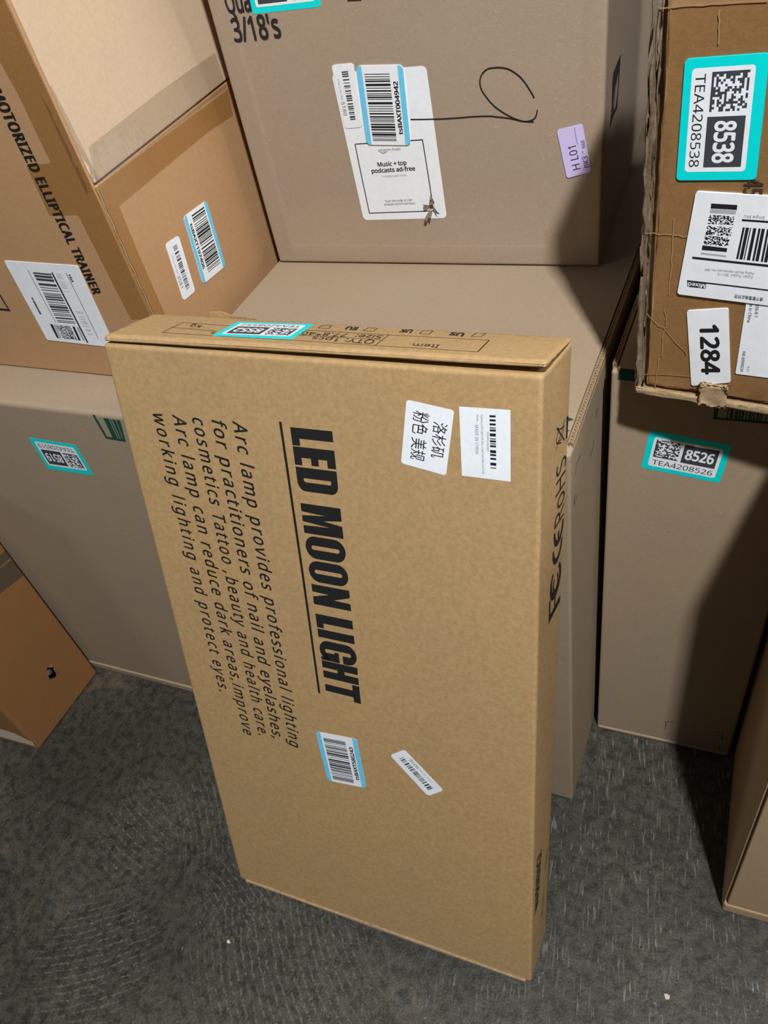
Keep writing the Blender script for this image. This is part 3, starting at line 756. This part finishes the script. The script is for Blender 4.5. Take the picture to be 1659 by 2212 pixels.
def thing(name, label, cat, b, group=None):
    c = X[b]
    base = (c['LFB'] + c['RFB'] + c['LBB'] + c['RBB']) / 4
    o = bpy.data.objects.new(name, None)
    o.empty_display_size = 0.05
    COL.objects.link(o)
    o.location = base
    o['label'] = label
    o['category'] = cat
    if group:
        o['group'] = group
    return o


# ------------------------------------------------------------------ the setting
def floor_mat():
    m, nt, p = new_mat('worn_concrete')
    tc = N(nt, 'ShaderNodeTexCoord').outputs['Object']
    col = ramp(nt, noise(nt, tc, 4.5, 5, 0.6), [(0.3, srgb(58, 57, 50)), (0.5, srgb(70, 69, 60)), (0.72, srgb(88, 85, 75))])
    mott = ramp(nt, noise(nt, tc, 75, 4, 0.65), [(0.40, grey(0.50)), (0.50, grey(0.86)), (0.62, grey(1.10))])
    c = mix(nt, 1.0, col, mott, 'MULTIPLY')
    fine = ramp(nt, noise(nt, tc, 380, 3, 0.6), [(0.36, grey(0.60)), (0.64, grey(1.18))])
    c = mix(nt, 1.0, c, fine, 'MULTIPLY')
    # grooves left by the trowel, in patches, each patch swept round its own centre
    swirl = None
    for (cx, cy, sc, px, py, r_) in ((-0.60, 0.62, 30, -0.72, 0.27, 0.10), (-0.95, 0.05, 33, -0.62, 0.33, 0.11), (-0.10, 0.45, 31, -0.42, 0.18, 0.17), (-0.90, 0.45, 34, -0.68, 0.10, 0.12), (-0.75, -0.15, 36, -0.52, 0.24, 0.09), (-0.2, 0.6, 32, -0.55, 0.40, 0.10)):
        mp = N(nt, 'ShaderNodeMapping')
        mp.inputs['Location'].default_value = (-cx, -cy, 0)
        nt.links.new(tc, mp.inputs['Vector'])
        wv = N(nt, 'ShaderNodeTexWave', wave_type='RINGS', rings_direction='Z')
        wv.inputs['Scale'].default_value = sc
        wv.inputs['Distortion'].default_value = 2.5
        wv.inputs['Detail'].default_value = 2.0
        wv.inputs['Detail Scale'].default_value = 1.2
        nt.links.new(mp.outputs[0], wv.inputs['Vector'])
        mq = N(nt, 'ShaderNodeMapping')
        mq.inputs['Location'].default_value = (-px, -py, 0)
        nt.links.new(tc, mq.inputs['Vector'])
        ln = N(nt, 'ShaderNodeVectorMath', operation='LENGTH')
        nt.links.new(mq.outputs[0], ln.inputs[0])
        msk = ramp(nt, ln.outputs['Value'], [(r_ * 0.4, grey(1)), (r_, grey(0))])
        w2 = ramp(nt, wv.outputs['Fac'], [(0.66, grey(0)), (0.95, grey(1))])
        s_ = mix(nt, 1.0, w2, msk, 'MULTIPLY')
        swirl = s_ if swirl is None else mix(nt, 1.0, swirl, s_, 'LIGHTEN')
    brk = ramp(nt, noise(nt, tc, 170, 3, 0.6), [(0.44, grey(0)), (0.60, grey(1))])
    swirl = mix(nt, 1.0, swirl, brk, 'MULTIPLY')
    c = mix(nt, mix(nt, 1.0, swirl, grey(0.25), 'MULTIPLY'), c, srgb(150, 148, 140))
    # short scratch streaks, all one way, their stretched reflections painted in pale
    mp = N(nt, 'ShaderNodeMapping', vector_type='TEXTURE')
    mp.inputs['Rotation'].default_value = (0, 0, math.radians(8.3))
    mp.inputs['Scale'].default_value = (1, 9.0, 1)
    nt.links.new(tc, mp.inputs['Vector'])
    st = ramp(nt, noise(nt, mp.outputs[0], 330, 2, 0.5), [(0.57, grey(0)), (0.68, grey(1))])
    mr = N(nt, 'ShaderNodeMapping')
    mr.inputs['Location'].default_value = (-0.06, -0.40, 0)
    nt.links.new(tc, mr.inputs['Vector'])
    ln = N(nt, 'ShaderNodeVectorMath', operation='LENGTH')
    nt.links.new(mr.outputs[0], ln.inputs[0])
    zone = ramp(nt, ln.outputs['Value'], [(0.20, grey(1)), (0.42, grey(0.16))])
    area = ramp(nt, noise(nt, tc, 22, 3), [(0.40, grey(0.1)), (0.58, grey(1))])
    st = mix(nt, 1.0, mix(nt, 1.0, st, area, 'MULTIPLY'), zone, 'MULTIPLY')
    c = mix(nt, mix(nt, 1.0, st, grey(0.42), 'MULTIPLY'), c, srgb(160, 158, 148))
    # rusty stains and pale specks
    rust = ramp(nt, noise(nt, tc, 9, 4, 0.65), [(0.63, grey(0)), (0.72, grey(0.4))])
    c = mix(nt, rust, c, srgb(112, 94, 74))
    sp = ramp(nt, noise(nt, tc, 300, 1, 0.4), [(0.76, grey(0)), (0.81, grey(0.5))])
    c = mix(nt, sp, c, srgb(190, 186, 178))
    nt.links.new(c, p.inputs['Base Color'])
    rg = ramp(nt, noise(nt, tc, 60, 4, 0.6), [(0.3, grey(0.32)), (0.7, grey(0.62))])
    nt.links.new(rg, p.inputs['Roughness'])
    p.inputs['Specular IOR Level'].default_value = 0.45
    b = N(nt, 'ShaderNodeBump')
    b.inputs['Strength'].default_value = 0.75
    b.inputs['Distance'].default_value = 0.0014
    hgt = mix(nt, 0.35, noise(nt, tc, 150, 4, 0.65), mix(nt, 1.0, swirl, st, 'LIGHTEN'))
    nt.links.new(hgt, b.inputs['Height'])
    nt.links.new(b.outputs[0], p.inputs['Normal'])
    return m


fl = MB()
fl.add([V((-5, -4, 0)), V((5, -4, 0)), V((5, 5, 0)), V((-5, 5, 0))], [(0, 1, 2, 3)])
floor = fl.build('floor', [floor_mat()])
floor['kind'] = 'structure'
wl = MB()
wl.add([V((-5, 3.2, 0)), V((5, 3.2, 0)), V((5, 3.2, 4.2)), V((-5, 3.2, 4.2)), V((-5, 3.3, 0)), V((5, 3.3, 0)), V((5, 3.3, 4.2)), V((-5, 3.3, 4.2))],
       [(0, 1, 2, 3), (5, 4, 7, 6), (3, 2, 6, 7), (0, 3, 7, 4), (1, 5, 6, 2)])
wall = wl.build('wall_back', [plain('painted_wall', srgb(176, 178, 176), 0.8)])
wall['kind'] = 'structure'

# ------------------------------------------------------------------ the cartons
ROOT = {}
ROOT['E'] = thing('cardboard_box', 'grey-brown carton standing on the floor at left, under the tan elliptical trainer carton', 'cardboard box', 'E', 'large grey-brown cartons on the floor')
body('carton_body', X['E'], 0.006, 'cardB', ROOT['E'])

body('bottom_fold', sub(X['E'], 0, .998, -0.0028 / dims(X['E'])[1], 0.01, 0.0005, 0.016 / .629), 0.0026, 'cardB', ROOT['E'])

# base carton in the middle: a flap on top, raw fluted edge along the right
ROOT['B'] = thing('cardboard_box', 'grey-brown carton on the floor behind the lamp carton, supporting the pen-scribbled carton', 'cardboard box', 'B', 'large grey-brown cartons on the floor')
wB, dB, hB = dims(X['B'])
body('carton_body', sub(X['B'], 0, 1, 0, 1, 0, 1 - 0.0042 / hB), 0.003, 'cardB', ROOT['B'])
slab(sub(X['B'], 0.002, 1 - 0.0062 / wB, 0.002, 1, 1 - 0.004 / hB, 1)).build('top_flap', ['cardB'], ROOT['B'])


def fluted(c, x0, x1, parent, period=0.0044):
    """raw corrugated edge: two liners with the wavy medium between, along the depth of block c"""
    w, d, h = dims(c)
    lin = 0.0007 / w
    z0, z1 = 1 - 0.0045 / h, 1 - 0.0001 / h
    mb = MB()
    for a, b in ((x0, x0 + lin), (x1 - lin, x1)):
        s_ = slab(sub(c, a, b, 0.012, 1, z0, z1))
        mb.add(s_.v, s_.f)
    n = int(d / period) * 2
    vs, fs = [], []
    for i in range(n + 1):
        y = 0.012 + 0.988 * i / n
        x = x0 + lin if i % 2 else x1 - lin
        for dy in (0.0, 0.0011 / d):
            for z in (z0, z1 - 0.0003 / h):
                vs.append(tri((x, y + dy, z), c))
    for i in range(n):
        o = 4 * i
        fs += [(o + 1, o + 5, o + 7, o + 3), (o, o + 4, o + 5, o + 1), (o + 2, o + 3, o + 7, o + 6)]
    mb.add(vs, fs)
    return mb.build('corrugated_edge', ['raw'], parent)


fluted(X['B'], 1 - 0.0044 / wB, 1 - 0.0002 / wB, ROOT['B'])

ROOT['G'] = thing('cardboard_box', 'tall narrow grey-brown carton on the floor at right, under the battered taped carton', 'cardboard box', 'G', 'large grey-brown cartons on the floor')
wG, dG, hG = dims(X['G'])
body('carton_body', sub(X['G'], 0, 1, 0, 1, 0, 1 - 0.0042 / hG), 0.003, 'cardB', ROOT['G'])
slab(sub(X['G'], 0.0064 / wG, 1, 0.001, 1, 1 - 0.004 / hG, 1)).build('top_flap', ['cardB'], ROOT['G'])
fluted(X['G'], 0.0002 / wG, 0.0044 / wG, ROOT['G'])
body('bottom_fold', sub(X['G'], 0.005, .995, -0.0035, 0.01, 0.0005, 0.012), 0.003, 'cardB', ROOT['G'])

# carton with the pen scribble, folded edges standing a little proud
ROOT['C'] = thing('cardboard_box', 'taupe carton with a pen scribble and a violet sticker, on top of the middle carton', 'cardboard box', 'C')
wC, dC, hC = dims(X['C'])
nC = frame('C', 'F')[2]


def puffC(x):
    if x[1] > 1e-6:
        return V((0, 0, 0))
    e = min(x[0] * wC - 0.0, (1 - x[0]) * wC * 1.25, x[2] * hC * 1.05)
    k = 1 - min(1, max(0, (e - 0.0235) / 0.004))
    return nC * (0.0007 * k)


body('carton_body', X['C'], 0.0035, 'cardC', ROOT['C'], n=6,
     extra=((0.05, .0592, .063, .067, .072, .0765, 1 - .0473, 1 - .055, 1 - .06), (), (.043, .0452, .0465, .05)), off=puffC)

# tall tan carton at left: end made of two flaps, the upper one pushed in
ROOT['D'] = thing('cardboard_box', 'tan elliptical trainer carton with brown tape, on top of the left carton', 'cardboard box', 'D')
D = X['D']
wD, dD, hD = dims(D)
seam = 0.5
core = sub(D, 0, 1 - 0.0045 / wD, 0.0045 / dD, 1, 0, 1)
mbD = MB()
ring_pts = []
for y in ('F', 'B'):
    lb, rb, lt, rt = core['L' + y + 'B'], core['R' + y + 'B'], core['L' + y + 'T'], core['R' + y + 'T']
    ring_pts.append([lb, rb, rb.lerp(rt, seam), rt + V((-0.042, 0, 0)), lt])
mbD.add(ring_pts[0] + ring_pts[1], [(0, 1, 2, 3, 4), (9, 8, 7, 6, 5)] + [(i, i + 5, (i + 1) % 5 + 5, (i + 1) % 5) for i in range(5)])
mbD.build('carton_body', ['cardD'], ROOT['D'])
body('front_panel', sub(D, 0, 1, 0, 0.0042 / dD, 0, 1), 0.0012, 'cardD', ROOT['D'], n=6)
body('lower_flap', sub(D, 1 - 0.0042 / wD, 1 - 0.0001 / wD, 0.0048 / dD, 1, 0.002, seam - 0.0012 / hD), 0.0014, 'cardD', ROOT['D'])
U = X['U']
nU = frame('U', 'F')[2]
Uc = {}
for k in ('LFB', 'RFB', 'LFT', 'RFT'):
    Uc[k] = U[k].copy()
    Uc[k[0] + 'B' + k[2]] = U[k] - nU * 0.004
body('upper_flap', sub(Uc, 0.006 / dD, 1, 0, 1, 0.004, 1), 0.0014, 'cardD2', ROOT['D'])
# torn board edges in the gap beside the upper flap and along the corner below it
rng = random.Random(12)
for name, mat, f0, f1, deep, n_ in (('raw_edge', 'raw', -0.02, 0.42, 0.0010, 30), ('raw_edge', 'rawgrey', 0.52, 0.97, 0.0022, 30)):
    mb = MB()
    for i in range(n_ + 1):
        t_ = i / n_
        a = S('D', 'R', 0.0006 / dD, seam + (1 - seam) * t_)
        b = S('U', 'F', (0.004 + 0.010 * t_) / dD, t_)
        for k in (f0, f1):
            p = a.lerp(b, k) + V((-deep + rng.uniform(-.0004, .0004), rng.uniform(-.0005, .0005), 0))
            mb.v += [p, p + V((-0.003, 0.0005, 0))]
    for i in range(n_):
        o = 4 * i
        for f in ((o, o + 2, o + 6, o + 4), (o, o + 4, o + 5, o + 1), (o + 2, o + 3, o + 7, o + 6)):
            mb.f.append(f); mb.m.append(0)
    mb.build(name, [mat], ROOT['D'])
# crumpled clear tape bridging the gap at the corner
rng = random.Random(4)
mbt = MB()
nn, mm = 12, 7
for i in range(nn + 1):
    t_ = i / nn
    a = S('D', 'F', 1 - 0.010 / wD, 0.535 - 0.05 + 0.20 * t_) + frame('D', 'F')[2] * 0.0012
    b = S('U', 'F', 0.012 / dD + 0.012 * t_, 0.015 + 0.36 * t_) + nU * 0.0012
    for j in range(mm + 1):
        p = a.lerp(b, j / mm)
        p = p + V((1, -0.6, 0)).normalized() * (0.003 * math.sin(math.pi * j / mm))
        if 0 < j < mm:
            p = p + V([rng.uniform(-0.0016, 0.0016) for _ in range(3)])
        mbt.v.append(p)
for i in range(nn):
    for j in range(mm):
        o = i * (mm + 1) + j
        mbt.f.append((o, o + 1, o + mm + 2, o + mm + 1)); mbt.m.append(0)
mbt.build('crumpled_tape', ['cleartape'], ROOT['D'], True)

# orange carton at the lower left, holed side
ROOT['F'] = thing('cardboard_box', 'orange-brown carton with a torn hole, on the floor in front of the left carton', 'cardboard box', 'F')
HOLE = [(.5758, .2111), (.6658, .2067), (.6404, .1876), (.6342, .1657), (.6104, .1549), (.5478, .1685), (.5518, .1854)]


def in_hole(y, z):
    c = False
    for i in range(len(HOLE)):
        x1, y1 = HOLE[i]; x2, y2 = HOLE[i - 1]
        if (y1 > z) != (y2 > z) and y < (x2 - x1) * (z - y1) / (y2 - y1) + x1:
            c = not c
    return c


body('carton_body', X['F'], 0.005, 'cardF', ROOT['F'],
     extra=((), tuple(.54 + .0065 * i for i in range(21)), tuple(.15 + .0032 * i for i in range(21))),
     skip=lambda a, side, x: a == 0 and side == 1 and in_hole(x[1], x[2]))
nF = frame('F', 'R')[2]
hc = S('F', 'R', .598, .182)
mb = MB()
for (s0, t0), (s1, t1), (s2, t2), up in (((.548, .186), (.585, .209), (.573, .196), .004), ((.61, .209), (.668, .210), (.64, .200), .003), ((.634, .160), (.642, .184), (.652, .172), .004), ((.56, .166), (.60, .154), (.588, .162), .003)):
    a, b, c_ = S('F', 'R', s0, t0), S('F', 'R', s1, t1), S('F', 'R', s2, t2)
    mb.add([a + nF * .0006, b + nF * .0006, c_ + nF * up, a - nF * .002, b - nF * .002], [(0, 1, 2), (3, 4, 1, 0), (3, 0, 2), (4, 2, 1)])
mb.build('torn_cardboard', ['cardF'], ROOT['F'])
mb = MB()
ax = nF
e1 = ax.cross(V((0, 0, 1))).normalized(); e2 = ax.cross(e1)
for r0, z0, r1, z1, n_ in ((0.0065, -0.02, 0.0065, -0.0045, 6), (0.0065, -0.0045, 0.005, -0.0025, 6), (0.005, -0.0025, 0.0025, -0.0018, 6)):
    vs = []
    for r_, z_ in ((r0, z0), (r1, z1)):
        vs += [hc + ax * z_ + (e1 * math.cos(math.tau * i / n_) + e2 * math.sin(math.tau * i / n_)) * r_ for i in range(n_)]
    mb.add(vs, [(i, (i + 1) % n_, n_ + (i + 1) % n_, n_ + i) for i in range(n_)])
mb.add([hc + ax * -0.0018 + (e1 * math.cos(math.tau * i / 6) + e2 * math.sin(math.tau * i / 6)) * 0.0025 for i in range(6)], [tuple(range(6))])
mb.build('bolt_head', ['metal'], ROOT['F'])

# battered carton at the right, on the narrow one
ROOT['H'] = thing('cardboard_box', 'battered taped carton with crushed edge and large shipping label, stacked at upper right', 'cardboard box', 'H')
H = X['H']
wH, dH, hH = dims(H)
body('carton_body', sub(H, 0.002, 1, 0.006 / dH, 1, 0.009 / hH, 1), 0.004, 'cardH', ROOT['H'], n=6, jitter=0.0012)
body('side_panel', sub(H, 0, 0.0062 / wH, 0.0, 0.95, 0.002, 1), 0.0014, 'rawgrey', ROOT['H'], n=26, jitter=0.0016, seed=3)
body('front_panel', sub(H, 0.0098 / wH, 1, 0.0, 0.0052 / dH, 0.0105 / hH, 1), 0.0016, 'cardH', ROOT['H'], n=22, jitter=0.0007, seed=8)
body('bottom_flap', sub(H, 0.001, 1, -0.0022 / dH, 1, 0, 0.0072 / hH), 0.002, 'raw', ROOT['H'], n=20, jitter=0.0006, seed=5)
body('torn_cardboard', sub(H, 0.372, 0.372 + 0.15, -0.0035 / dH, 0.004 / dH, 0.001, 0.022 / hH), 0.0016, 'raw', ROOT['H'], n=4, jitter=0.0015, seed=6)

# carton at the right edge
ROOT['I'] = thing('cardboard_box', 'brown carton cut by the right edge, on the floor nearest the lower right', 'cardboard box', 'I')
Ic = X['I']
wI, dI, hI = dims(Ic)
body('carton_body', sub(Ic, 0, 1, 0.0062 / dI, 1, 0, 1), 0.002, 'cardI', ROOT['I'])
body('front_panel', sub(Ic, 0.0042 / wI, 1, 0, 0.0044 / dI, 0.03, 1), 0.0015, 'cardI', ROOT['I'])
body('bottom_fold', sub(Ic, 0.001, 1, -0.0012 / dI, 0.03, 0, 0.0295), 0.004, 'cardI', ROOT['I'])
body('raw_edge', sub(Ic, 0.0, 0.0016 / wI, 0.0005 / dI, 0.006 / dI, 0.032, 1), 0.0006, 'raw', ROOT['I'])

# lamp carton leaning in front
ROOT['A'] = thing('cardboard_box', 'flat golden-brown LED lamp carton with black lettering, leaning on the middle carton in front', 'cardboard box', 'A')
body('carton_body', X['A'], 0.0035, 'cardA', ROOT['A'], n=6)
body('top_flap', X['A2'], 0.0042, 'cardA', ROOT['A'], n=8, jitter=0.0003)
A = X['A']
wA, dA, hA = dims(A)
body('bottom_flap', sub(A, 0.025, 0.985, -0.0022 / dA, 0.5, -0.0015 / hA, 0.0038 / hA), 0.0016, 'raw', ROOT['A'], n=8, jitter=0.0003)
nA = frame('A', 'F')[2]
mb = MB()
prof = [(-.4613, .5369, .7425, .0), (-.4572, .5387, .7500, .001), (-.4452, .5390, .7502, .002), (-.433, .5380, .7478, .001), (-.421, .5378, .7474, .0015), (-.4101, .5375, .7470, .001), (-.3931, .5365, .7442, .0)]
for x, y, z, dy in prof:
    mb.v += [V((x, .5385, .738)), V((x, y + dy, z)), V((x, .5395, .738)), V((x, y + dy + .0008, z))]
for i in range(len(prof) - 1):
    o = 4 * i
    for f in ((o, o + 4, o + 5, o + 1), (o + 2, o + 3, o + 7, o + 6), (o + 1, o + 5, o + 7, o + 3)):
        mb.f.append(f); mb.m.append(0)
mb.build('torn_paper', ['cardA'], ROOT['A'])

# torn spot and curled shreds at the corner of the promotion label
mb = MB()
rng = random.Random(9)
for s_, t_, L_, ang, up in ((.533, .134, .012, 70, .006), (.541, .145, .011, 95, .005), (.527, .124, .014, 235, .005), (.532, .128, .009, 255, .007), (.540, .134, .010, 320, .004), (.529, .137, .008, 150, .004)):
    p = S('C', 'F', s_, t_)
    du = (S('C', 'F', 1, t_) - S('C', 'F', 0, t_)).normalized(); dv = (S('C', 'F', s_, 1) - S('C', 'F', s_, 0)).normalized()
    d = du * math.cos(math.radians(ang)) + dv * math.sin(math.radians(ang))
    e = du * -math.sin(math.radians(ang)) + dv * math.cos(math.radians(ang))
    b0 = p + nC * .0012
    mb.add([b0 + e * .0016, b0 - e * .0016, b0 + d * L_ * .6 + nC * up * .6 - e * .0018, b0 + d * L_ + nC * up * .4 + e * .0004, b0 + d * L_ * .55 + nC * up + e * .0018], [(0, 1, 2, 4), (4, 2, 3)])
mb.build('torn_shreds', ['rawgrey'], ROOT['C'])

# ------------------------------------------------------------------ labels, print and tape on the cartons
def panel(b, name):
    return next(ch for ch in ROOT[b].children if ch.name.split('.')[0] == name)


# print and labels belong to the flap or panel that carries them
OWNER = {('A2', 'T'): panel('A', 'top_flap'), ('U', 'F'): panel('D', 'upper_flap'), ('D', 'F'): panel('D', 'front_panel'),
         ('D', 'R'): panel('D', 'lower_flap'), ('H', 'F'): panel('H', 'front_panel'), ('B', 'T'): panel('B', 'top_flap')}
for b, f, name, label, base, items, _ in PARTS:
    pr = Print(b, f, base if base is not None else 0)
    for it in items:
        pr.item(it)
    o = pr.mb.build(name, pr.mats, OWNER.get((b, f)) or ROOT[b])
    if label:
        o['label'] = label

# ------------------------------------------------------------------ scraps on the floor
for (x, y, sz, lab, sd) in ((0.041, 0.296, 0.0045, 'tiny pinkish paper scrap on the floor at lower right', 1), (-0.506, 0.179, 0.0032, 'tiny pale speck of paper on the floor at lower left', 2)):
    rng = random.Random(sd)
    mb = MB()
    n_ = 7
    ringv = [V((x + sz * rng.uniform(.6, 1.1) * math.cos(math.tau * i / n_), y + sz * rng.uniform(.5, 1.0) * math.sin(math.tau * i / n_), 0.0002)) for i in range(n_)]
    mid = [v + V((0, 0, rng.uniform(.0008, .0022))) for v in ringv]
    mb.add(ringv + mid + [V((x, y, .0016))], [(i, (i + 1) % n_, n_ + (i + 1) % n_, n_ + i) for i in range(n_)] + [(n_ + i, n_ + (i + 1) % n_, 2 * n_) for i in range(n_)] + [tuple(range(n_ - 1, -1, -1))])
    o = mb.build('paper_scrap', ['white2'])
    o['label'] = lab
    o['category'] = 'paper scrap'
    o['group'] = 'paper scraps on the floor'
